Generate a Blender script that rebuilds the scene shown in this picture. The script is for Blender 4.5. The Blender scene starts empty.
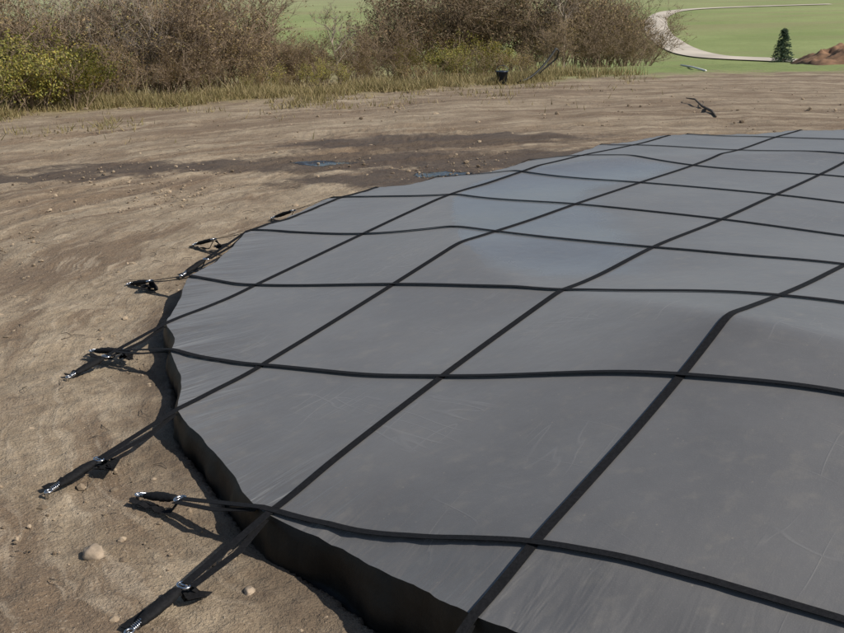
import bpy, math, random
import numpy as np
from mathutils import Vector, Matrix, noise
from mathutils.bvhtree import BVHTree
random.seed(7); rng=np.random.default_rng(7)
S=bpy.context.scene
S.view_settings.view_transform='Standard'; S.view_settings.look='None'; S.view_settings.exposure=0
GZ=-0.2
# ---------------------------------------------------------------- node helpers
class NT:
    def __init__(s,name):
        s.m=bpy.data.materials.new(name); s.m.use_nodes=True; s.t=s.m.node_tree; s.t.nodes.clear()
        s.out=s.n('ShaderNodeOutputMaterial'); s.b=s.n('ShaderNodeBsdfPrincipled'); s.l(s.b.outputs[0],s.out.inputs[0])
    def n(s,t,**k):
        x=s.t.nodes.new(t)
        for a,b in k.items(): setattr(x,a,b)
        return x
    def l(s,a,b): s.t.links.new(a,b)
    def set(s,sock,v):
        if isinstance(v,bpy.types.NodeSocket): s.l(v,sock)
        elif isinstance(v,(tuple,list)) and len(v)==3 and sock.type=='RGBA': sock.default_value=(*v,1)
        else: sock.default_value=v
    def math(s,op,a,b=None,c=None,clamp=False):
        x=s.n('ShaderNodeMath',operation=op,use_clamp=clamp); s.set(x.inputs[0],a)
        if b is not None: s.set(x.inputs[1],b)
        if c is not None: s.set(x.inputs[2],c)
        return x.outputs[0]
    def mix(s,f,a,b,bt='MIX'):
        x=s.n('ShaderNodeMix',data_type='RGBA',blend_type=bt); s.set(x.inputs[0],f); s.set(x.inputs[6],a); s.set(x.inputs[7],b); return x.outputs[2]
    def noise(s,vec,scale,detail=4,rough=.55,dist=0):
        x=s.n('ShaderNodeTexNoise'); s.l(vec,x.inputs['Vector']); x.inputs['Scale'].default_value=scale
        x.inputs['Detail'].default_value=detail; x.inputs['Roughness'].default_value=rough; x.inputs['Distortion'].default_value=dist; return x.outputs['Fac']
    def ss(s,v,lo,hi,a=0.,b=1.):
        x=s.n('ShaderNodeMapRange',interpolation_type='SMOOTHSTEP'); s.set(x.inputs[0],v)
        for i,q in enumerate((lo,hi,a,b)): x.inputs[i+1].default_value=q
        return x.outputs[0]
    def bump(s,h,strength,dist,prev=None):
        x=s.n('ShaderNodeBump'); x.inputs['Strength'].default_value=strength; x.inputs['Distance'].default_value=dist; s.l(h,x.inputs['Height'])
        if prev is not None: s.l(prev,x.inputs['Normal'])
        return x.outputs[0]
    def comb(s,x,y,z=0.):
        c=s.n('ShaderNodeCombineXYZ'); s.set(c.inputs[0],x); s.set(c.inputs[1],y); s.set(c.inputs[2],z); return c.outputs[0]
    def pos(s): return s.n('ShaderNodeNewGeometry').outputs['Position']
    def P(s,**k):
        for a,b in k.items(): s.set(s.b.inputs[a.replace('_',' ')],b)
def simple(name,col,rough=.6,metal=0.,var=.25,scale=30,bump=.0,spec=.5):
    t=NT(name); p=t.n('ShaderNodeTexCoord').outputs['Object']
    nz=t.noise(p,scale,3)
    f=t.ss(nz,.3,.7,1-var,1+var)
    c=t.n('ShaderNodeVectorMath',operation='SCALE'); c.inputs[0].default_value=col; t.l(f,c.inputs['Scale'])
    t.P(Base_Color=c.outputs[0],Roughness=rough,Metallic=metal); t.b.inputs['Specular IOR Level'].default_value=spec
    if bump: t.P(Normal=t.bump(nz,bump,.01))
    return t.m
def mesh_obj(name,V,F,mat=None,smooth=False,parent=None):
    me=bpy.data.meshes.new(name); me.from_pydata([tuple(v) for v in V],[],[tuple(f) for f in F]); me.update()
    if smooth: me.polygons.foreach_set('use_smooth',[True]*len(me.polygons))
    o=bpy.data.objects.new(name,me); S.collection.objects.link(o)
    if mat: me.materials.append(mat)
    if parent: o.parent=parent
    return o
def add_tube(V,F,pts,rad,n=6,cap=True,flat=1.):
    b0=len(V); pts=[Vector(p) for p in pts]
    for k,p in enumerate(pts):
        d=(pts[min(k+1,len(pts)-1)]-pts[max(k-1,0)]).normalized()
        a=d.cross(Vector((0,0,1)));
        if a.length<.05: a=d.cross(Vector((1,0,0)))
        a.normalize(); b=d.cross(a); r=rad[k] if hasattr(rad,'__len__') else rad
        for q in range(n):
            t=2*math.pi*q/n; V.append(p+a*math.cos(t)*r+b*math.sin(t)*r*flat)
    for k in range(len(pts)-1):
        for q in range(n):
            F.append((b0+k*n+q,b0+k*n+(q+1)%n,b0+(k+1)*n+(q+1)%n,b0+(k+1)*n+q))
    if cap: F.append([b0+q for q in range(n)][::-1]); F.append([b0+(len(pts)-1)*n+q for q in range(n)])
def add_ribbon(V,F,pts,w,th=.004,up=None):
    b0=len(V); pts=[Vector(p) for p in pts]
    for k,p in enumerate(pts):
        d=(pts[min(k+1,len(pts)-1)]-pts[max(k-1,0)]).normalized()
        s=d.cross(up or Vector((0,0,1))).normalized(); u=s.cross(d).normalized()
        for a,b in ((-1,0),(1,0),(1,1),(-1,1)): V.append(p+s*a*w/2+u*b*th)
    for k in range(len(pts)-1):
        for q in range(4): F.append((b0+k*4+q,b0+(k+1)*4+q,b0+(k+1)*4+(q+1)%4,b0+k*4+(q+1)%4))
# ---------------------------------------------------------------- pool cover shape (metres)
OUT=[(.60,3.3,.25),(.20,3.66,.2),(-.12,4.07,.12),(-.44,4.5,.05),(-.77,4.9,.02),(-.93,5.13,0),(-1.18,5.61,0),(-1.48,6.21,0),(-1.68,6.87,0),(-1.88,7.74,0),(-2.08,8.5,0),(-2.14,9.21,.02),(-2.05,10.08,.05),(-1.82,11.14,.1),(-1.35,12.16,.15),(-.81,12.75,.2),(.02,13.34,.22),(1.06,14.08,.25),(1.93,14.87,.28),(3.26,16.1,.3),(4.22,16.37,.3),(5.45,16.49,.3),(6.39,16.43,.3),(8.2,15.8,.3),(9.8,14.5,.3),(10.9,12.5,.3),(11.2,10,.3),(10.8,7.5,.3),(9.6,5.2,.3),(7.8,3.5,.3),(5.5,2.5,.3),(3.2,2.2,.3),(1.7,2.6,.28)]
CR=[(.34,11.3,.42),(.3,10.2,.42),(.32,9.2,.43),(.51,8.25,.44),(.76,7.55,.45),(.97,7.4,.46),(1.36,6.55,.58),(1.71,5.8,.69),(2.3,5.2,.72),(3.5,4.9,.7),(5.5,5.2,.6),(7.5,6.5,.5),(8.4,9,.45),(8,12,.42),(6,13.6,.42),(3.5,13.9,.42),(1.3,13.0,.42),(.6,12.2,.42)]
OUT=np.array(OUT,float); CR=np.array(CR,float)
def dpoly(P,Q):
    best=np.full(len(P),1e9); z=np.zeros(len(P))
    for k in range(len(Q)):
        a=Q[k];b=Q[(k+1)%len(Q)]; ab=(b-a)[:2]
        t=np.clip(((P-a[:2])@ab)/(ab@ab),0,1); d=np.linalg.norm(P-(a[:2]+t[:,None]*ab),axis=1)
        m=d<best; best[m]=d[m]; z[m]=(a[2]+t*(b[2]-a[2]))[m]
    return best,z
def inside(P,Q):
    r=np.zeros(len(P),bool)
    for k in range(len(Q)):
        x1,y1=Q[k][:2];x2,y2=Q[(k+1)%len(Q)][:2]
        c=((y1>P[:,1])!=(y2>P[:,1]))&(P[:,0]<(x2-x1)*(P[:,1]-y1)/((y2-y1) or 1e-9)+x1); r^=c
    return r
def hbase(P):
    do,zo=dpoly(P,OUT); dc,zc=dpoly(P,CR); ins=inside(P,CR)
    f=do/(do+dc+1e-6)
    z=zo+(zc-zo)*f
    zi=zc-.13*(1-np.exp(-dc/1.3))
    w=np.clip(dc/3.5,0,1); zi=zi*(1-w)+w*.33
    z=np.where(ins,zi,z)
    return np.where(inside(P,OUT),z,zo)
th=.9423; A=np.array([math.cos(th),math.sin(th)]); B=np.array([-math.sin(th),math.cos(th)]); G0=np.array([.113,6.16]); C=1.5
GZs={(1,1):.30,(1,2):.57,(1,3):.64,(1,4):.51,(2,2):.27,(2,3):.45,(2,4):.46,(2,5):.41,(2,6):.39,(2,7):.37,(3,2):.06,(3,3):.28,(3,4):.42,(3,5):.41,(3,6):.39,(3,7):.36,(3,8):.34,(4,3):.06,(4,4):.22,(4,5):.36,(4,6):.39,(4,7):.38}
gp=np.array([G0+C*((j-2)*A+(i-2)*B) for i,j in GZs]); gv=np.array(list(GZs.values()))
def ker(P,Q): return np.exp(-((P[:,None]-Q[None])**2).sum(2)/(2*.8**2))
# regular height lattice, tension-smoothed like a taut sheet
hx0,hy0,hs=-3.,1.5,.06; hnx,hny=250,265
gx_,gy_=np.meshgrid(hx0+hs*np.arange(hnx),hy0+hs*np.arange(hny)); gP=np.stack([gx_.ravel(),gy_.ravel()],1)
def blur(Zg,it):
    for _ in range(it):
        Zp=np.pad(Zg,1,mode='edge'); Zg=(Zp[:-2,1:-1]+Zp[2:,1:-1]+Zp[1:-1,:-2]+Zp[1:-1,2:]+4*Zg)/8
    return Zg
HB=hbase(gP).reshape(hny,hnx)
# blur away the medial-axis creases but keep the pool rim crisp
dcg,_=dpoly(gP,CR); kf=np.exp(-(dcg/.25)**2).reshape(hny,hnx)
HB=blur(HB,40)*(1-kf)+blur(HB,4)*kf
def samp(G,P):
    P=np.asarray(P,float).reshape(-1,2); fx=np.clip((P[:,0]-hx0)/hs,0,hnx-1.001); fy=np.clip((P[:,1]-hy0)/hs,0,hny-1.001)
    i=fx.astype(int);j=fy.astype(int);a=fx-i;b=fy-j
    return G[j,i]*(1-a)*(1-b)+G[j,i+1]*a*(1-b)+G[j+1,i]*(1-a)*b+G[j+1,i+1]*a*b
wr=np.linalg.solve(ker(gp,gp)+.12*np.eye(len(gp)),gv-samp(HB,gp))
dG,_=dpoly(gP,OUT)
HH=HB+((ker(gP,gp)@wr)*np.clip(dG/.5,0,1)).reshape(hny,hnx)
# cloth billows very slightly between the straps
rel=gP-G0; ug=(rel@A)/C; vg=(rel@B)/C
bil=(np.sin(np.pi*ug)**2*np.sin(np.pi*vg)**2)**.6
cell=np.array([noise.noise(Vector((math.floor(a)*3.7+.5,math.floor(b)*5.1+.3,0))) for a,b in zip(ug,vg)])
HH=blur(HH,2)+(bil*(-.010+.03*cell)).reshape(hny,hnx)
def height(P): return samp(HH,P)
lines=[]
def cross_poly(O,D):
    ts=[]
    for k in range(len(OUT)):
        a=OUT[k][:2];e=OUT[(k+1)%len(OUT)][:2]-a; den=D[0]*e[1]-D[1]*e[0]
        if abs(den)<1e-9: continue
        w=a-O; t=(w[0]*e[1]-w[1]*e[0])/den; u=(w[0]*D[1]-w[1]*D[0])/den
        if 0<=u<1: ts.append(t)
    return sorted(ts)
for i in range(-8,8):
    O=G0+C*(i-2)*B; ts=cross_poly(O,A)
    if len(ts)>=2 and ts[-1]-ts[0]>2: lines.append(('A',i,O,A,ts[0],ts[-1]))
for j in range(-6,14):
    O=G0+C*(j-2)*A; ts=cross_poly(O,B)
    if len(ts)>=2 and ts[-1]-ts[0]>2: lines.append(('B',j,O,B,ts[0],ts[-1]))
ends=np.array([l[2]+l[3]*t for l in lines for t in l[4:6]])
def resample(Q,n):
    P=[];m=len(Q)
    for k in range(m):
        p0,p1,p2,p3=Q[k-1],Q[k],Q[(k+1)%m],Q[(k+2)%m]
        for t in np.linspace(0,1,12,endpoint=False):
            P.append(.5*((2*p1)+(-p0+p2)*t+(2*p0-5*p1+4*p2-p3)*t*t+(-p0+3*p1-3*p2+p3)*t**3))
    P=np.array(P); L=np.r_[0,np.cumsum(np.linalg.norm(np.diff(np.vstack([P,P[:1]])[:,:2],axis=0),axis=1))]
    s=np.linspace(0,L[-1],n,endpoint=False); PP=np.vstack([P,P[:1]])
    return np.stack([np.interp(s,L,PP[:,c]) for c in range(3)],1)
NO=1000; RO=resample(OUT,NO); CC=np.array([4.4,9.4])
tan=np.roll(RO,-1,0)-np.roll(RO,1,0); nrm=np.stack([tan[:,1],-tan[:,0]],1); nrm/=np.linalg.norm(nrm,axis=1)[:,None]
sgn=np.sign(((RO[:,:2]-CC)*nrm).sum(1))[:,None]; nrm*=sgn
de=np.min(np.linalg.norm(RO[:,None,:2]-ends[None],axis=2),axis=1)
ang=np.arange(NO)/NO
wig=np.array([noise.noise(Vector((k*.09,3,0)))*.6+noise.noise(Vector((k*.31,7,0)))*.4 for k in range(NO)])
RO[:,:2]-=nrm*(np.clip(de/.5,0,1)*.06+wig*.014)[:,None]
# ---------------------------------------------------------------- materials
t=NT('cover_fabric'); p=t.pos(); uv=t.n('ShaderNodeUVMap').outputs[0]
sx=t.n('ShaderNodeSeparateXYZ'); t.l(uv,sx.inputs[0]); u_,v_=sx.outputs[0],sx.outputs[1]
att=t.n('ShaderNodeAttribute',attribute_name='wet').outputs['Fac']
fold=t.n('ShaderNodeAttribute',attribute_name='fold').outputs['Fac']
n1=t.noise(p,.9,5,.6); n2=t.noise(p,9,4,.6); n3=t.noise(p,160,1,.6)
rad=t.comb(t.math('MULTIPLY',u_,330.),t.math('MULTIPLY',v_,9.)); nr=t.noise(rad,1,3,.5,.5)
sp=t.n('ShaderNodeSeparateXYZ'); t.l(p,sp.inputs[0])
def strk(a,b,ca=.588,sa=.809):
    return t.comb(t.math('ADD',t.math('MULTIPLY',sp.outputs[0],ca*a),t.math('MULTIPLY',sp.outputs[1],sa*a)),t.math('ADD',t.math('MULTIPLY',sp.outputs[0],-sa*b),t.math('MULTIPLY',sp.outputs[1],ca*b)))
ns=t.noise(strk(2.,12.),1,4,.6,1.4)
# hair-line creases left from folding, in two directions
c1=t.math('ABSOLUTE',t.math('SUBTRACT',t.noise(strk(.7,4.5),1,2,.5,.3),.5)); c2=t.math('ABSOLUTE',t.math('SUBTRACT',t.noise(strk(.7,4.,-.6,.8),1,2,.5,.3),.5))
gate=t.ss(t.noise(p,1.1,2),.52,.66)
cr=t.math('MULTIPLY',t.math('MAXIMUM',t.ss(c1,0,.012,1,0),t.ss(c2,0,.012,1,0)),gate)
col=t.mix(t.ss(n1,.3,.7),(.108,.106,.106),(.138,.135,.133))
col=t.mix(t.math('MULTIPLY',t.ss(n2,.5,.8),.4),col,(.20,.185,.16))
col=t.mix(t.math('MULTIPLY',t.ss(n3,.55,.75),.3),col,(.19,.18,.17))
vn=t.n('ShaderNodeTexVoronoi'); t.l(p,vn.inputs['Vector']); vn.inputs['Scale'].default_value=11
col=t.mix(t.math('MULTIPLY',t.ss(vn.outputs['Distance'],.03,.07,1,0),.4),col,(.28,.25,.2))
col=t.mix(t.math('MULTIPLY',cr,.18),col,(.25,.24,.23))
wetn=t.ss(t.math('ADD',att,t.math('MULTIPLY',t.math('SUBTRACT',n1,.5),.7)),.3,.65)
col=t.mix(t.math('MULTIPLY',wetn,.3),col,(.09,.10,.12))
rough=t.math('SUBTRACT',t.math('ADD',.40,t.math('MULTIPLY',n2,.16)),t.math('MULTIPLY',wetn,.26))
b=t.bump(n1,.3,.05); b=t.bump(t.math('MULTIPLY',nr,fold),.7,.045,b)
b=t.bump(ns,.12,.010,b); b=t.bump(n3,.25,.002,b); b=t.bump(cr,.25,.004,b)
t.P(Base_Color=col,Roughness=rough,Normal=b); t.b.inputs['Sheen Weight'].default_value=.22; t.b.inputs['Sheen Roughness'].default_value=.4
M_cover=t.m
M_strap=simple('black_webbing',(.008,.008,.009),.8,var=.3,scale=60,bump=.3,spec=.2)
M_vinyl=simple('black_vinyl',(.005,.005,.005),.5,var=.4,scale=14,bump=.35,spec=.25)
M_steel=simple('steel',(.6,.61,.63),.25,1.,.1,40)
M_rock=simple('rock_stone',(.33,.26,.19),.9,var=.35,scale=12,bump=.6)
M_wood=simple('dead_wood',(.10,.08,.06),.85,var=.4,scale=14,bump=.5)
M_hose=simple('black_hose',(.02,.02,.018),.6,var=.3,scale=14)
M_bark=simple('twig_bark',(.21,.155,.105),.9,var=.35,scale=3)
M_bark2=simple('grey_bark',(.25,.205,.16),.9,var=.3,scale=3)
def leafmat(name,c1,c2,c3):
    t=NT(name); g=t.n('ShaderNodeNewGeometry'); r=t.n('ShaderNodeValToRGB'); t.l(g.outputs['Random Per Island'],r.inputs[0])
    e=r.color_ramp.elements; e[0].color=(*c1,1); e[1].color=(*c3,1); x=e.new(.5); x.color=(*c2,1)
    oi=t.n('ShaderNodeObjectInfo'); v=t.ss(oi.outputs['Random'],0,1,.75,1.25)
    c=t.n('ShaderNodeVectorMath',operation='SCALE'); t.l(r.outputs[0],c.inputs[0]); t.l(v,c.inputs['Scale'])
    t.P(Base_Color=c.outputs[0],Roughness=.65)
    tr=t.n('ShaderNodeBsdfTranslucent'); t.l(c.outputs[0],tr.inputs[0]); mx=t.n('ShaderNodeMixShader'); mx.inputs[0].default_value=.3
    t.l(t.b.outputs[0],mx.inputs[1]); t.l(tr.outputs[0],mx.inputs[2]); t.l(mx.outputs[0],t.out.inputs[0]); return t.m
L_green=leafmat('leaf_yellow_green',(.12,.13,.025),(.24,.23,.045),(.38,.30,.07))
L_brown=leafmat('leaf_brown',(.17,.115,.06),(.26,.18,.085),(.27,.22,.08))
L_olive=leafmat('leaf_olive',(.09,.075,.035),(.16,.125,.06),(.24,.155,.08))
L_gold=leafmat('leaf_gold',(.19,.17,.05),(.33,.26,.08),(.32,.20,.09))
L_grass=leafmat('grass_blades',(.18,.17,.06),(.34,.27,.12),(.42,.33,.17))
L_spruce=leafmat('spruce_needles',(.015,.04,.018),(.03,.06,.027),(.05,.085,.04))
L_far=leafmat('far_leaves',(.07,.08,.04),(.12,.11,.06),(.17,.12,.08))
# ---------------------------------------------------------------- terrain
def sstep(x,a,b):
    t=np.clip((x-a)/(b-a),0,1); return t*t*(3-2*t)
def terr(x,y):
    x=np.asarray(x,float);y=np.asarray(y,float)
    yy=y-.45*np.minimum(x,6)
    z=GZ-2.6*sstep(yy,30,66)
    z=z+np.maximum(0,np.hypot(x*.6,y)-108)*.021*(y>0)
    z=z+14*sstep(np.hypot(x,y),450,1100)
    z=z+.5*np.sin(x*.021+1)*np.sin(y*.017)*sstep(y,60,160)
    return z
def geo(a,b,n): return np.geomspace(a,b,n+1)
xs=np.r_[-geo(8,1500,34)[::-1][:-1],np.linspace(-8,-4,80)[:-1],np.linspace(-4,.8,170)[:-1],np.linspace(.8,14,90)[:-1],geo(14,1500,34)]
ys=np.r_[-geo(6,1500,16)[::-1][:-1],np.linspace(-6,3.6,20)[:-1],np.linspace(3.6,9.5,190)[:-1],np.linspace(9.5,20,200)[:-1],np.linspace(20,42,110)[:-1],geo(42,1500,60)]
X,Y=np.meshgrid(xs,ys); Zt=terr(X,Y)
flat=np.stack([X.ravel(),Y.ravel()],1); dO,_=dpoly(flat,OUT); insO=inside(flat,OUT)
Z=Zt.ravel().copy(); rut=np.zeros(len(Z),np.float32)
near=(np.abs(flat[:,0])<30)&(flat[:,1]<45)&(flat[:,1]>-10)
def rutz(x,y,rr):
    v=0;m=0
    a_=math.atan2(y-9.4,x-4.4)
    for (r0,sp_) in ((9.0,1.7),(10.9,1.75),(12.3,1.7),(14.6,1.8),(17.5,1.8),(19.2,1.8)):
        rc=r0+1.1*noise.noise(Vector((x*.09,y*.09,r0)))
        for e in (0,sp_):
            d=(rr-rc-e)/.2
            if abs(d)<2.4:
                k=max(0,.7+1.1*noise.noise(Vector((x*.35,y*.35,r0+e))))
                tread=.010*math.sin(a_*rr*24+abs(d)*2)
                g_=math.exp(-d*d)
                v+=k*(-.045*g_+.028*math.exp(-(abs(d)-1.3)**2*6)+tread*math.exp(-d**4)); m+=k*math.exp(-d**4)
    return v,m
for k in np.nonzero(near)[0]:
    x,y=flat[k]; rr=math.hypot(x-4.4,y-9.4)
    v=.045*noise.noise(Vector((x*.5,y*.5,0)))+.03*noise.noise(Vector((x*1.7,y*1.7,5)))
    w=(abs(x)<9 and y<22)
    if w:
        c=noise.noise(Vector((x*4.5,y*4.5,9))); v+=.022*max(0,c-.05)+.010*noise.noise(Vector((x*11,y*11,2)))+.007*noise.noise(Vector((x*23,y*23,2)))
    if not insO[k]:
        a_,m_=rutz(x,y,rr); v+=a_*(1 if y<24 else .6); rut[k]=min(1,m_)
    Z[k]+=float(v)*(0.35 if insO[k] else 1)-(0.05 if insO[k] else 0)
nx,ny=len(xs),len(ys)
F=[(j*nx+i,j*nx+i+1,(j+1)*nx+i+1,(j+1)*nx+i) for j in range(ny-1) for i in range(nx-1)]
t=NT('terrain_soil_and_grass'); p=t.pos(); sp=t.n('ShaderNodeSeparateXYZ'); t.l(p,sp.inputs[0]); x_,y_=sp.outputs[0],sp.outputs[1]
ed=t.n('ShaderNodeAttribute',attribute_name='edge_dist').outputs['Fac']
ru=t.n('ShaderNodeAttribute',attribute_name='rut').outputs['Fac']
a0=t.noise(p,.35,4,.6); a1=t.noise(p,1.6,5,.65); a2=t.noise(p,9,5,.7); a3=t.noise(p,60,3,.7)
dx=t.math('SUBTRACT',x_,4.4); dy=t.math('SUBTRACT',y_,9.4)
rr=t.math('SQRT',t.math('ADD',t.math('MULTIPLY',dx,dx),t.math('MULTIPLY',dy,dy))); an=t.math('ARCTAN2',dy,dx)
rw=t.math('ADD',rr,t.math('MULTIPLY',a0,1.2))
tr=t.noise(t.comb(t.math('MULTIPLY',rw,1.9),t.math('MULTIPLY',an,2.2)),1,5,.6)
tr2=t.noise(t.comb(t.math('MULTIPLY',rw,10.),t.math('MULTIPLY',an,8.)),1,3,.65)
dirt=t.mix(t.ss(a1,.32,.68),(.245,.185,.12),(.37,.295,.205))
dirt=t.mix(t.math('MULTIPLY',t.ss(tr,.45,.6),.85),dirt,(.165,.112,.069))
dirt=t.mix(t.math('MULTIPLY',t.ss(tr2,.5,.66),.5),dirt,(.45,.37,.27))
dirt=t.mix(t.math('MULTIPLY',t.ss(a0,.52,.66),.7),dirt,(.165,.112,.07))
dirt=t.mix(t.math('MULTIPLY',ru,.55),dirt,(.15,.105,.068))
dirt=t.mix(t.math('MULTIPLY',t.ss(a2,.5,.7),.6),dirt,(.16,.115,.076))
dirt=t.mix(t.math('MULTIPLY',t.ss(a3,.56,.72),.5),dirt,(.50,.425,.325))
dirt=t.mix(t.math('MULTIPLY',t.ss(a3,.44,.3),.55),dirt,(.11,.08,.055))
def ell(cx,cy,rx,ry):
    ex=t.math('DIVIDE',t.math('SUBTRACT',x_,cx),rx); ey=t.math('DIVIDE',t.math('SUBTRACT',y_,cy),ry)
    d=t.math('SQRT',t.math('ADD',t.math('MULTIPLY',ex,ex),t.math('MULTIPLY',ey,ey)))
    return t.math('ADD',d,t.math('MULTIPLY',t.math('SUBTRACT',a1,.5),1.9))
def union(l):
    r=l[0]
    for q in l[1:]: r=t.math('MINIMUM',r,q)
    return r
wet=union([ell(-3,17.6,3.6,.7),ell(-1.3,17.8,2.0,1.1),ell(.4,19.9,2.8,1.),ell(.3,16.0,2.2,1.0),ell(-6.8,16.8,2.8,.45),ell(1.8,17.6,3,1.0)])
wetm=t.ss(wet,.7,1.2,1,0)
wat=t.ss(union([ell(-1.6,17.6,.62,.3),ell(.35,16.3,.45,.26)]),.8,1.0,1,0)
dirt=t.mix(t.math('MULTIPLY',wetm,.88),dirt,(.075,.052,.035))
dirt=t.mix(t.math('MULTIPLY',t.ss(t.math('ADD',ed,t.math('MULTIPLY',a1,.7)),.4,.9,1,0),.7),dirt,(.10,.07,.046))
dirt=t.mix(wat,dirt,(.035,.033,.03))
q=t.math('SUBTRACT',y_,t.math('MULTIPLY',t.math('MINIMUM',x_,6.),.45))
q=t.math('ADD',q,t.math('MULTIPLY',t.math('SUBTRACT',a1,.5),6.))
veg=t.ss(q,29.0,31.5)
back=t.ss(y_,-14,-9,1,0); side=t.ss(x_,-26,-22,1,0); side2=t.ss(x_,24,28)
veg=t.math('MAXIMUM',veg,t.math('MAXIMUM',back,t.math('MAXIMUM',side,side2)))
g1=t.noise(p,.05,4,.6); g2=t.noise(p,2.5,5,.7)
lawn=t.mix(t.ss(g1,.35,.65),(.205,.255,.08),(.28,.32,.12)); lawn=t.mix(t.math('MULTIPLY',t.ss(g2,.4,.7),.45),lawn,(.14,.175,.06))
dry=t.mix(t.ss(g2,.3,.7),(.17,.14,.07),(.32,.25,.13))
gr=t.ss(t.math('ADD',t.math('ADD',t.math('MULTIPLY',x_,.25),t.math('MULTIPLY',y_,.03)),t.math('MULTIPLY',g1,2.)),2.2,3.6)
farg=t.ss(y_,60,90); gr=t.math('MAXIMUM',gr,farg)
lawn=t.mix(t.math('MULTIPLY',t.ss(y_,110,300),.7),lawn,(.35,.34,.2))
lawn=t.mix(t.math('MULTIPLY',t.ss(t.noise(t.comb(t.math('MULTIPLY',x_,.02),t.math('MULTIPLY',y_,.12)),1,4,.6),.48,.62),.6),lawn,(.25,.225,.11))
vc=t.mix(gr,dry,lawn)
col=t.mix(veg,dirt,vc)
hb=t.math('ADD',t.math('MULTIPLY',a1,.5),t.math('MULTIPLY',a2,.35))
nw=t.math('SUBTRACT',1.,wat)
hb=t.math('MULTIPLY',hb,nw)
b=t.bump(hb,.85,.10); b=t.bump(t.math('MULTIPLY',tr2,nw),.5,.035,b); b=t.bump(t.math('MULTIPLY',a3,nw),1.,.014,b)
t.P(Base_Color=col,Roughness=t.math('SUBTRACT',t.math('SUBTRACT',.95,t.math('MULTIPLY',wetm,.3)),t.math('MULTIPLY',wat,.5)),Normal=b)
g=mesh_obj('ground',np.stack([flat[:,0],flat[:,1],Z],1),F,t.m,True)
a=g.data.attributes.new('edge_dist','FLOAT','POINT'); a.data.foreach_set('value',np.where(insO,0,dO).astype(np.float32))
a=g.data.attributes.new('rut','FLOAT','POINT'); a.data.foreach_set('value',rut)
def gz(x,y): return float(terr(x,y))
# ---------------------------------------------------------------- pool cover
cover=bpy.data.objects.new('pool_cover',None); S.collection.objects.link(cover)
NR=130; sv=np.linspace(0,1,NR+1)[1:]
V=[(CC[0],CC[1],float(height(CC)[0]))]; pts=[]
for s in sv: pts.append(CC+(RO[:,:2]-CC)*s)
pts=np.concatenate(pts); hz=height(pts)
lev=np.repeat(sv,NO)
ez_=RO[:,2]-hz.reshape(NR,NO)[-1]
hz=hz+np.tile(ez_,NR)*np.clip((lev-.93)/.07,0,1)**1.5
dd=np.tile(de,NR)
rip=np.array([noise.noise(Vector((k*.16,1,0)))+.5*noise.noise(Vector((k*.45,5,0))) for k in range(NO)])
rip=np.tile(rip,NR)*.018*np.clip((lev-.88)/.12,0,1)**2
sag=-.028*np.clip(dd/.6,0,1)*np.clip((lev-.9)/.1,0,1)
hz=hz+rip+sag; edgez=hz.reshape(NR,NO)[-1].copy()
V+=[(a[0],a[1],b) for a,b in zip(pts,hz)]
F=[(0,1+k,1+(k+1)%NO) for k in range(NO)]
for r in range(NR-1):
    for k in range(NO): F.append((1+r*NO+k,1+(r+1)*NO+k,1+(r+1)*NO+(k+1)%NO,1+r*NO+(k+1)%NO))
bvh=BVHTree.FromPolygons([tuple(v) for v in V],F)
o=mesh_obj('cover_sheet',V,F,M_cover,True,cover); me=o.data
uvl=me.uv_layers.new(name='UVMap'); li=np.zeros(len(me.loops),int); me.loops.foreach_get('vertex_index',li)
U=np.r_[0,np.tile(ang,NR)]; VV=np.r_[0,lev]; uu=U[li].copy()
ps=np.zeros(len(me.polygons),int); me.polygons.foreach_get('loop_start',ps); pe=np.r_[ps[1:],len(li)]
for s_,e_ in zip(ps,pe):
    seg=uu[s_:e_]
    if seg.max()-seg.min()>.5: seg[seg<.5]+=1
uvl.data.foreach_set('uv',np.stack([uu,VV[li]],1).ravel())
vp=np.array([v[:2] for v in V]); dc,_=dpoly(vp,CR); ic=inside(vp,CR)
wetf=np.where(ic,np.clip(1-np.abs(dc-.7)/1.5,0,1)*sstep(vp[:,1],6.8,9)*(1-sstep(vp[:,0],1.5,4.5)),0)
a=me.attributes.new('wet','FLOAT','POINT'); a.data.foreach_set('value',wetf.astype(np.float32))
do_,_=dpoly(vp,OUT); dend=np.min(np.linalg.norm(vp[:,None]-ends[None],axis=2),axis=1)
fo=np.exp(-(do_/.3)**2)*.55+np.exp(-(dend/.5)**2)*.7
a=me.attributes.new('fold','FLOAT','POINT'); a.data.foreach_set('value',fo.astype(np.float32))
V=[];F=[];rows=10
for r in range(rows):
    f=r/(rows-1)
    for k in range(NO):
        w=noise.noise(Vector((k*.35,f*.8,4)))*.018+noise.noise(Vector((k*.12,f*1.5,9)))*.03
        off=.008*(r>0)+f*.03+w*min(1,f*2)+.012*math.sin(f*math.pi)
        if r==rows-1: off+=.06
        x,y=RO[k,:2]+nrm[k]*off
        z=edgez[k]+.001-(edgez[k]+.001-(GZ-.05))*f
        if r==0: x,y=RO[k,:2]
        V.append((x,y,z))
for r in range(rows-1):
    for k in range(NO): F.append((r*NO+k,(r+1)*NO+k,(r+1)*NO+(k+1)%NO,r*NO+(k+1)%NO))
mesh_obj('cover_skirt',V,F,M_vinyl,True,cover)
def surf(P2,guess):
    out=[]
    for q,gq in zip(P2,guess):
        h=bvh.ray_cast(Vector((q[0],q[1],5)),Vector((0,0,-1)))
        out.append(h[0].z if h[0] else np.nan)
    out=np.array(out); ok=~np.isnan(out)
    return np.interp(np.arange(len(out)),np.nonzero(ok)[0],out[ok])
V=[];F=[]
Vs=[];Fs=[];Vc=[];Fc=[]
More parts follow.
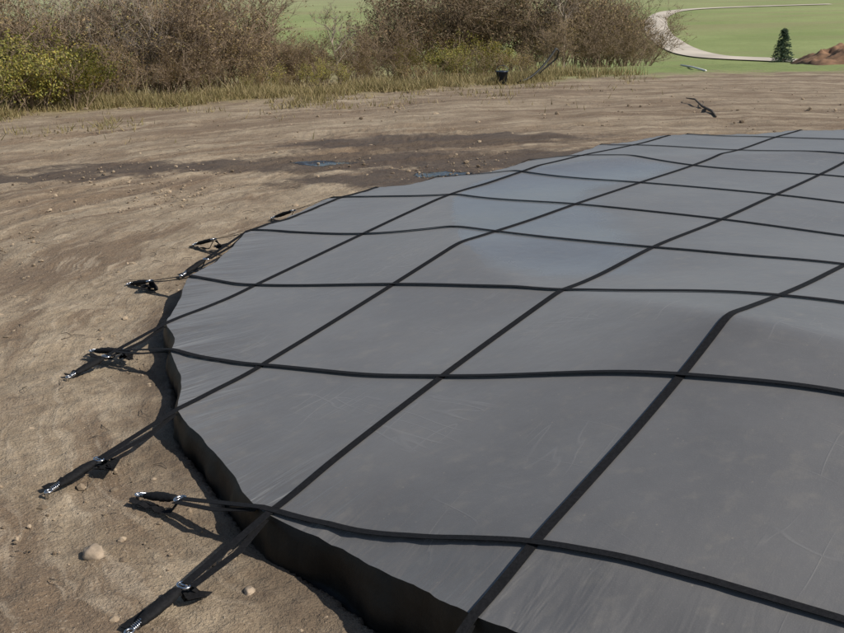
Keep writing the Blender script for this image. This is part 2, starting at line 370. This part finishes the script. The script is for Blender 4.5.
for fam,idx,O,D,t0,t1 in lines:
    n=max(8,int((t1-t0)/.05)); tt=np.linspace(t0,t1,n); P2=O+np.outer(tt,D)
    side_=np.array([-D[1],D[0]]); W=.022
    zc=np.maximum(surf(P2,tt),np.maximum(surf(P2+side_*W,tt),surf(P2-side_*W,tt)))
    zm=zc.copy()
    for _ in range(3): zm[1:-1]=np.maximum(zm[1:-1],(zm[:-2]+zm[2:])/2)
    zc=zm+(.003 if fam=='A' else .007)
    add_ribbon(V,F,[(a[0],a[1],b) for a,b in zip(P2,zc)],.046,.003)
    for sgn_,te,k in ((-1,t0,0),(1,t1,-1)):
        rnd=random.Random(idx*7+sgn_+(50 if fam=='B' else 0))
        E=O+D*te; ez=zc[k]; L=rnd.uniform(.88,1.02)
        d3=np.array([D[0]*sgn_,D[1]*sgn_])
        def at(s,h=None,lat=0,L=L):
            q=E+d3*s*L+np.array([-d3[1],d3[0]])*lat
            z=ez+(GZ+.04-ez)*s if h is None else GZ+h
            return Vector((q[0],q[1],z))
        DZ=Vector((0,0,.02))
        add_ribbon(V,F,[at(-.01),at(.03),at(.62)],.044,.003)
        add_ribbon(V,F,[at(.03)-DZ,at(.3,lat=.055)-DZ*.8,at(.62,lat=.045)],.04,.003)
        def ringpath(c,ra,rb,ax,n=14):
            ax=Vector(ax).normalized(); sd=ax.cross(Vector((0,0,1))).normalized()
            return [c+ax*ra*math.cos(2*math.pi*q/n)+sd*rb*math.sin(2*math.pi*q/n) for q in range(n+1)]
        ax=(d3[0],d3[1],0)
        add_tube(Vc,Fc,ringpath(at(.63),.024,.036,ax),.006,6,False)
        add_tube(Vc,Fc,[at(.63,lat=-.036),at(.63,lat=.036)],.005,6)
        a_,b_=at(.66),at(.93); m=16
        add_tube(Vs,Fs,[a_.lerp(b_,q/m)+Vector((0,0,rnd.uniform(-.002,.002))) for q in range(m+1)],[(.018+.02*max(0,math.sin(math.pi*q/m))**.5)+rnd.uniform(-.003,.003) for q in range(m+1)],10,True,.6)
        cp=[]; hx=Vector((ax[0],ax[1],0)).cross(Vector((0,0,1)))
        for q in range(41):
            c=at(.91+.06*q/40); w_=q*2*math.pi/7; cp.append(c+hx*.014*math.cos(w_)+Vector((0,0,1))*.014*math.sin(w_))
        add_tube(Vc,Fc,cp,.003,5,False)
        add_tube(Vc,Fc,ringpath(at(.985),.022,.018,ax),.005,6,False)
        add_tube(Vc,Fc,[at(1.0,-.05),at(1.0,.035),at(1.0,.042)],[.010,.010,.016],8)
        lat0=rnd.choice((-1,1))*.06
        tail=[at(.62),at(.66,.045,lat0*.7)]
        for q in range(7):
            tail.append(at(.7+.045*q,.026+.016*abs(math.sin(q*1.7+idx)),lat0+rnd.uniform(-.012,.012)))
        add_ribbon(V,F,tail,.044,.004)
        if rnd.random()<.7:   # surplus webbing bunched up at the buckle
            c0=at(.6,.035,-lat0*.6); tail=[at(.6)-DZ]
            for q in range(11): tail.append(c0+Vector((rnd.uniform(-.08,.08),rnd.uniform(-.08,.08),rnd.uniform(-.005,.045))))
            add_ribbon(V,F,tail,.045,.005)
mesh_obj('webbing_straps',V,F,M_strap,False,cover)
mesh_obj('spring_sleeves',Vs,Fs,M_strap,True,cover)
mesh_obj('steel_buckles_springs_and_stakes',Vc,Fc,M_steel,True,cover)
# ---------------------------------------------------------------- rocks, clods, sticks
def rock(V,F,c,r,seed,sub=2):
    import bmesh
    bm=bmesh.new(); bmesh.ops.create_icosphere(bm,subdivisions=sub,radius=1); b0=len(V)
    sc=Vector((random.uniform(.8,1.3),random.uniform(.8,1.3),random.uniform(.55,.85)))
    for v in bm.verts:
        k=1+.35*noise.noise(v.co*1.3+Vector((seed*3.3,0,0)))+.15*noise.noise(v.co*4+Vector((seed,9,0)))
        V.append(Vector(c)+Vector((v.co.x*sc.x,v.co.y*sc.y,v.co.z*sc.z))*k*r)
    for f in bm.faces: F.append([b0+v.index for v in f.verts])
    bm.free()
for (x,y,r,s) in ((-1.68,4.93,.055,1),(-.84,4.55,.032,2)):
    V=[];F=[]; rock(V,F,(x,y,GZ+r*.45),r,s,3); mesh_obj('rock',V,F,M_rock,True)
t=NT('clod_soil'); gi=t.n('ShaderNodeNewGeometry').outputs['Random Per Island']
t.P(Base_Color=t.mix(gi,(.11,.08,.052),(.38,.295,.205)),Roughness=.95); M_clod=t.m
V=[];F=[]
cnt=0
while cnt<6500:
    nearc=cnt<5300
    x=random.uniform(-8,1.5) if nearc else random.uniform(-12,14); y=3.2+15*random.random()**1.4 if nearc else random.uniform(16,30)
    if noise.noise(Vector((x*.7,y*.7,33)))<random.uniform(-.4,.3): continue
    q=np.array([[x,y]])
    if inside(q,OUT)[0] or dpoly(q,OUT)[0][0]<.12: continue
    r=min(.045,.004+random.expovariate(1/.006))*(1 if nearc else 1.6); rock(V,F,(x,y,gz(x,y)+r*.2),r,cnt,1); cnt+=1
mesh_obj('soil_clods',V,F,M_clod,False)
# dry stalks and twig litter lying on the soil
V=[];F=[]
for _ in range(420):
    x=random.uniform(-7,.5); y=random.uniform(3.5,20)
    q=np.array([[x,y]])
    if inside(q,OUT)[0] or dpoly(q,OUT)[0][0]<.15: continue
    a=random.uniform(0,6.28); L=random.uniform(.04,.2); z=gz(x,y)+.02
    add_tube(V,F,[(x,y,z),(x+L*.5*math.cos(a),y+L*.5*math.sin(a),z+.015),(x+L*math.cos(a+.3),y+L*math.sin(a+.3),z)],[.003,.003,.001],4)
mesh_obj('twig_litter',V,F,M_wood)
V=[];F=[]
add_tube(V,F,[(6.05,22.3,GZ+.03),(6.12,22.9,GZ+.07),(6.2,24,GZ+.05),(6.33,25.2,GZ+.08),(6.25,25.7,GZ+.06)],[.02,.032,.028,.02,.01],7)
add_tube(V,F,[(6.2,24,GZ+.05),(6.38,24.6,GZ+.07),(6.45,25.0,GZ+.05)],[.018,.012,.005],5)
mesh_obj('fallen_branch',V,F,M_wood,True)
# ---------------------------------------------------------------- vegetation generators
def branchmesh(name,seed,stems,h,spread,nsub,leaves,leafsize,barkmat,leafm,single=False,leaflow=.15,tw=.011):
    R=random.Random(seed); V=[];F=[]; tips=[]
    def grow(p,d,L,r,lev):
        n=3 if lev else 5; pts=[p];q=p.copy();dd=d.copy()
        for k in range(n):
            dd=(dd+Vector((R.gauss(0,.16),R.gauss(0,.16),R.gauss(.04,.08)))).normalized(); q=q+dd*L/n; pts.append(q.copy())
        add_tube(V,F,pts,[r*(1-.75*k/n) for k in range(n+1)],4 if lev==0 else 3,False)
        if lev>=1: tips.extend(pts[1:])
        if lev<nsub:
            for c in range(R.randint(5,8) if lev==0 else R.randint(4,6)):
                f=R.uniform(.25,1); k=min(n-1,int(f*n)); bp=pts[k].lerp(pts[k+1],f*n-k if f<1 else 1)
                nd=(dd+Vector((R.gauss(0,.65),R.gauss(0,.65),R.gauss(.1,.4)))).normalized()
                grow(bp,nd,L*R.uniform(.4,.6),max(r*.5,tw*.6),lev+1)
    for s in range(stems):
        a=R.uniform(0,2*math.pi); ro=R.uniform(0,spread*.35) if not single else 0
        lean=R.uniform(.05,.75) if not single else .05
        d=Vector((math.cos(a)*lean,math.sin(a)*lean,1)).normalized()
        grow(Vector((math.cos(a)*ro,math.sin(a)*ro,-.1)),d,h*R.uniform(.6,1.0)*(.75),tw*(2.2 if not single else 5),0)
    nb=len(F)
    for _ in range(leaves):
        p=R.choice(tips)
        if p.z<h*leaflow*R.random(): continue
        if noise.noise(p*1.3+Vector((seed,0,0)))<-.12: continue
        c=p+Vector((R.gauss(0,.07),R.gauss(0,.07),R.gauss(0,.07))); s=leafsize*R.uniform(.6,1.3)
        u=Vector((R.gauss(0,1),R.gauss(0,1),R.gauss(0,1))).normalized(); w=u.orthogonal().normalized(); b0=len(V)
        V.extend([c-u*s,c+w*s*.5,c+u*s,c-w*s*.5]); F.append((b0,b0+1,b0+2,b0+3))
    me=bpy.data.meshes.new(name); me.from_pydata([tuple(v) for v in V],[],[tuple(f) for f in F]); me.materials.append(barkmat); me.materials.append(leafm)
    me.polygons.foreach_set('material_index',[0]*nb+[1]*(len(F)-nb)); me.update(); return me
bare=[branchmesh('bare_shrub_mesh',s,14,3.6,1.8,3,3200,.038,M_bark,L_brown) for s in (1,2)]
bare_g=[branchmesh('bare_shrub_grey_mesh',3,12,3.4,1.8,3,1800,.035,M_bark2,L_gold)]
green=[branchmesh('leafy_shrub_mesh',s,12,2.2,1.2,2,4600,.045,M_bark,L_green,leaflow=.0,tw=.009) for s in (4,5)]
gold=[branchmesh('gold_shrub_mesh',s,12,2.2,1.3,2,2800,.04,M_bark,l,leaflow=.0,tw=.009) for s,l in ((14,L_gold),(15,L_green),(16,L_brown))]
olive=[branchmesh('olive_shrub_mesh',s,15,3.8,2,3,8000,.05,M_bark,L_olive,leaflow=.05) for s in (6,7)]
brownl=[branchmesh('brown_shrub_mesh',s,15,3.4,2,3,5000,.045,M_bark,L_brown,leaflow=.05) for s in (8,9)]
tree=branchmesh('bare_tree_mesh',12,1,3.4,1,4,300,.03,M_bark2,L_brown,True)
def put(name,me,px,y,sc=1.,dz=0):
    x=(px-422)/1092*(.957*y+.8); o=bpy.data.objects.new(name,me); S.collection.objects.link(o)
    o.location=(x,y,gz(x,y)+dz); o.rotation_euler=(0,0,random.uniform(0,6.28)); o.scale=(sc*random.uniform(.95,1.15),sc*random.uniform(.95,1.15),sc*random.uniform(.9,1.05)); return o
for px,y,s in ((-30,26.5,1),(8,26.5,.8),(42,27,.85),(78,27.2,.85),(-80,27,1.1),(30,28.5,1.05),(66,28.6,.9)): put('leafy_shrub',random.choice(green),px,y,s)
for px,y,s in ((-120,30,1),(-60,30,1),(-5,30.5,1),(45,31,1.),(95,31,.95),(140,30.5,.95),(185,31.5,1.),(225,32.5,1.),(158,34,1.15),(20,34,1.15),(75,34.5,1.15),(115,33,1.1),(205,35,1.15),(250,36,1.0)): put('bare_shrub',random.choice(bare+bare_g),px,y,s)
for px,y,s in ((125,29.5,.5),(170,30,.45),(205,31,.45),(250,33,.55),(285,35,.5),(310,35,.42),(270,36,.6),(375,37,.5),(400,38,.55),(355,40,.55),(325,40,.5),(300,38,.5)): put('brown_shrub',random.choice(brownl),px,y,s)
for px,y,s in ((425,43,1.0),(455,44,1.1),(490,45,1.1),(518,46,1.05),(470,47,1.2),(405,44,.8)): put('olive_shrub',random.choice(olive),px,y,s)
for px,y,s in ((430,37,.55),(455,36,.6),(480,36.5,.65),(500,38,.5)): put('leafy_shrub',random.choice(green),px,y,s)
wp=random.Random(11)
for px in range(-10,545,17):
    x=px/27.; e=28.3+ (px+10)*.0122
    put('weedy_shrub',wp.choice(gold),px+wp.uniform(-7,7),e+wp.uniform(0,1.6),wp.uniform(.26,.5))
for px,y,s in ((548,44,.95),(580,45,1.0),(606,46,1.),(632,46,.85),(560,40,.5),(600,41,.5),(630,42,.45),(650,44,.4),(565,48,1.1),(620,50,1.1),(595,50,1.2),(645,49,.8)): put('brown_shrub',random.choice(brownl+bare),px,y,s)
put('bare_tree',tree,345,38,.8)
put('bare_tree',tree,225,34,1.)
put('bare_tree',tree,570,43,1.2)
# weeds and dry grass along the pad edge
V=[];F=[];cnt=0
while cnt<34000:
    x=random.uniform(-16,8); e=30+.45*min(x,6); y=e+random.gauss(0,1)*(.9 if random.random()<.3 else 2.6)+.9
    if x>3 and random.random()<(x-3)/4: continue
    nz=noise.noise(Vector((x*.55,y*.55,3)))+.5*noise.noise(Vector((x*2,y*2,3)))
    if nz<random.uniform(-.35,.25)+(.35 if y<e else 0): continue
    h=random.uniform(.06,.24)*(1+1.3*nz); a=random.uniform(0,6.28); w=.013
    if y<e: h*=.6
    elif random.random()<.04: h*=1.8
    z=gz(x,y)-.02; lx,ly=random.gauss(0,.45)*h,random.gauss(0,.45)*h; b0=len(V)
    V.extend([(x-w*math.cos(a),y-w*math.sin(a),z),(x+w*math.cos(a),y+w*math.sin(a),z),(x+lx,y+ly,z+h)]); F.append((b0,b0+1,b0+2)); cnt+=1
mesh_obj('dry_grass',V,F,L_grass)
# spruce
V=[];F=[];R=random.Random(3)
add_tube(V,F,[(0,0,-.1),(0,0,1.2),(0,0,2.3)],[.05,.03,.008],7); nb=len(F)
for k in range(26):
    z=.12+2.1*(k/26)**.95; rl=.78*(1-z/2.35)**.85+.04
    for q in range(11):
        a=R.uniform(0,6.28); L=rl*R.uniform(.75,1.12)
        for m in range(14):
            f=(m+.5)/14; c=Vector((math.cos(a)*L*f,math.sin(a)*L*f,z+.1*f-.14*f*f))+Vector((R.gauss(0,.025),R.gauss(0,.025),R.gauss(0,.02)))
            u=Vector((math.cos(a)+R.gauss(0,.5),math.sin(a)+R.gauss(0,.5),R.gauss(0,.35))).normalized(); w=u.orthogonal().normalized(); s=.06; b0=len(V)
            V.extend([c-u*s,c+w*s*.35,c+u*s,c-w*s*.35]); F.append((b0,b0+1,b0+2,b0+3))
o=mesh_obj('spruce_tree',V,F,M_bark); o.data.materials.append(L_spruce); o.data.polygons.foreach_set('material_index',[0]*nb+[1]*(len(F)-nb))
o.location=(18.7,57,gz(18.7,57)-.1); 
# gravel road
RP=[(60,66),(40,68.5),(27,71),(22.5,74),(20,80),(21.5,96),(24.6,115),(28.9,134),(34,148),(42,155),(60,158),(90,160)]
RPn=np.array([(a,b,0) for a,b in RP],float); P=[]
for k in range(1,len(RP)-2):
    p0,p1,p2,p3=RPn[k-1:k+3]
    for q in np.linspace(0,1,10,endpoint=False): P.append(.5*((2*p1)+(-p0+p2)*q+(2*p0-5*p1+4*p2-p3)*q*q+(-p0+3*p1-3*p2+p3)*q**3))
V=[];F=[]; P=np.array(P)
for k in range(len(P)):
    d=P[min(k+1,len(P)-1)]-P[max(k-1,0)]; d/=np.linalg.norm(d); n=np.array([-d[1],d[0]])
    for q in range(7):
        w=(q-3)/3*1.2*(1+.2*noise.noise(Vector((k*.18,q>3,0)))); x,y=P[k][:2]+n*w; V.append((x,y,gz(x,y)+.08+.04*(1-abs(q-3)/3)))
for k in range(len(P)-1):
    for q in range(6): F.append((k*7+q,k*7+q+1,(k+1)*7+q+1,(k+1)*7+q))
mesh_obj('gravel_road',V,F,simple('gravel',(.52,.46,.38),.95,var=.15,scale=.25),True)
# red soil pile
V=[];F=[];n=60
for j in range(n+1):
    for i in range(n+1):
        u=i/n*2-1; v=j/n*2-1; x=15.4+u*2.5; y=37.5+v*1.7
        h=max(0,1-u*u)*max(0,1-v*v); z=gz(x,y)-.08+.62*h**.6*(1+.6*noise.noise(Vector((x*1.3,y*1.3,0))))+(.18*noise.noise(Vector((x*4,y*4,1)))+.08*noise.noise(Vector((x*10,y*10,1))))*h**.5
        V.append((x,y,z))
for j in range(n):
    for i in range(n): F.append((j*(n+1)+i,j*(n+1)+i+1,(j+1)*(n+1)+i+1,(j+1)*(n+1)+i))
mesh_obj('soil_pile',V,F,simple('red_soil',(.2,.115,.065),.95,var=.35,scale=3,bump=.6),True)
V=[];F=[]
add_tube(V,F,[(8.9,37.5,gz(8.9,37.5)+.05),(8.8,35.5,gz(8.8,35.5)+.05),(8.7,33.5,gz(8.7,33.5)+.05)],.03,8); mesh_obj('white_pipe',V,F,simple('white_plastic',(.75,.75,.72),.5,var=.05),True)
# bucket
V=[];F=[];bx,by=2.4,31.2;bz=gz(bx,by)
prof=[(.0,.0),(.13,.0),(.165,.33),(.175,.33),(.175,.36),(.155,.36),(.125,.03),(0,.03)]
for r,h in prof:
    for q in range(24): V.append((bx+r*math.cos(q*math.pi/12),by+r*math.sin(q*math.pi/12),bz+h))
for k in range(len(prof)-1):
    for q in range(24): F.append((k*24+q,k*24+(q+1)%24,(k+1)*24+(q+1)%24,(k+1)*24+q))
add_tube(V,F,[(bx+.175*math.cos(a),by-.02,bz+.34+.17*math.sin(a)) for a in np.linspace(0,math.pi,12)],.008,5)
mesh_obj('bucket',V,F,simple('bucket_plastic',(.02,.03,.05),.4,var=.2),True)
V=[];F=[]; hp=[]
for q in np.linspace(0,1,40):
    hp.append((2.9+1.1*q,31.3+.6*q,gz(2.9,31.3)+.05+.85*q**1.8))
add_tube(V,F,hp,[.03+.005*(k%2) for k in range(40)],9)
add_tube(V,F,[hp[-1],(4.08,31.95,.62),(4.02,32.0,.4),(3.7,32.0,.15),(3.4,31.9,-.1)],.022,8)
mesh_obj('drain_hose',V,F,M_hose,True)
# distant trees, one mass
V=[];F=[];R=random.Random(5)
for k in range(230):
    a=R.uniform(-1.1,1.1); d=R.uniform(330,480); x,y=math.sin(a)*d,math.cos(a)*d; z=gz(x,y); h=R.uniform(7,13)
    add_tube(V,F,[(x,y,z),(x,y,z+h*.6)],[.25,.1],4,False)
    for q in range(130):
        u=Vector((R.gauss(0,1),R.gauss(0,1),R.gauss(0,1))).normalized()*R.uniform(.5,1)**.5
        c=Vector((x+u.x*h*.33,y+u.y*h*.33,z+h*.6+u.z*h*.4)); w=Vector((R.gauss(0,1),R.gauss(0,1),R.gauss(0,1))).normalized(); e=w.orthogonal().normalized(); s=R.uniform(.5,1.); b0=len(V)
        V.extend([c-w*s,c+e*s*.7,c+w*s,c-e*s*.7]); F.append((b0,b0+1,b0+2,b0+3))
mesh_obj('distant_trees',V,F,L_far)
# ---------------------------------------------------------------- light
az=math.radians(118); el=math.radians(40)
sd=Vector((math.sin(az)*math.cos(el),math.cos(az)*math.cos(el),math.sin(el)))
sl=bpy.data.lights.new('sun','SUN'); sl.energy=4.9; sl.angle=math.radians(.5); sl.color=(1,.94,.85)
so=bpy.data.objects.new('sun',sl); S.collection.objects.link(so); so.rotation_euler=sd.to_track_quat('Z','Y').to_euler()
w=bpy.data.worlds.new('World'); S.world=w; w.use_nodes=True; nt=w.node_tree
sk=nt.nodes.new('ShaderNodeTexSky'); sk.sky_type='NISHITA'; sk.sun_disc=False; sk.sun_elevation=el; sk.sun_rotation=az
nt.links.new(sk.outputs[0],nt.nodes['Background'].inputs[0]); nt.nodes['Background'].inputs[1].default_value=.085
# ---------------------------------------------------------------- camera
pi_,ro=.2952,-.0241
Fv=Vector((0,math.cos(pi_),-math.sin(pi_)));R0=Vector((1,0,0));U0=R0.cross(Fv)
Rv=R0*math.cos(ro)+U0*math.sin(ro); Uv=U0*math.cos(ro)-R0*math.sin(ro)
cam=bpy.data.cameras.new('camera'); cam.sensor_width=36; cam.lens=36*1092.7/844; cam.clip_end=4000
co=bpy.data.objects.new('camera',cam); S.collection.objects.link(co)
M=Matrix((Rv,Uv,-Fv)).transposed().to_4x4(); M.translation=Vector((0,0,2.5288)); co.matrix_world=M
S.camera=co
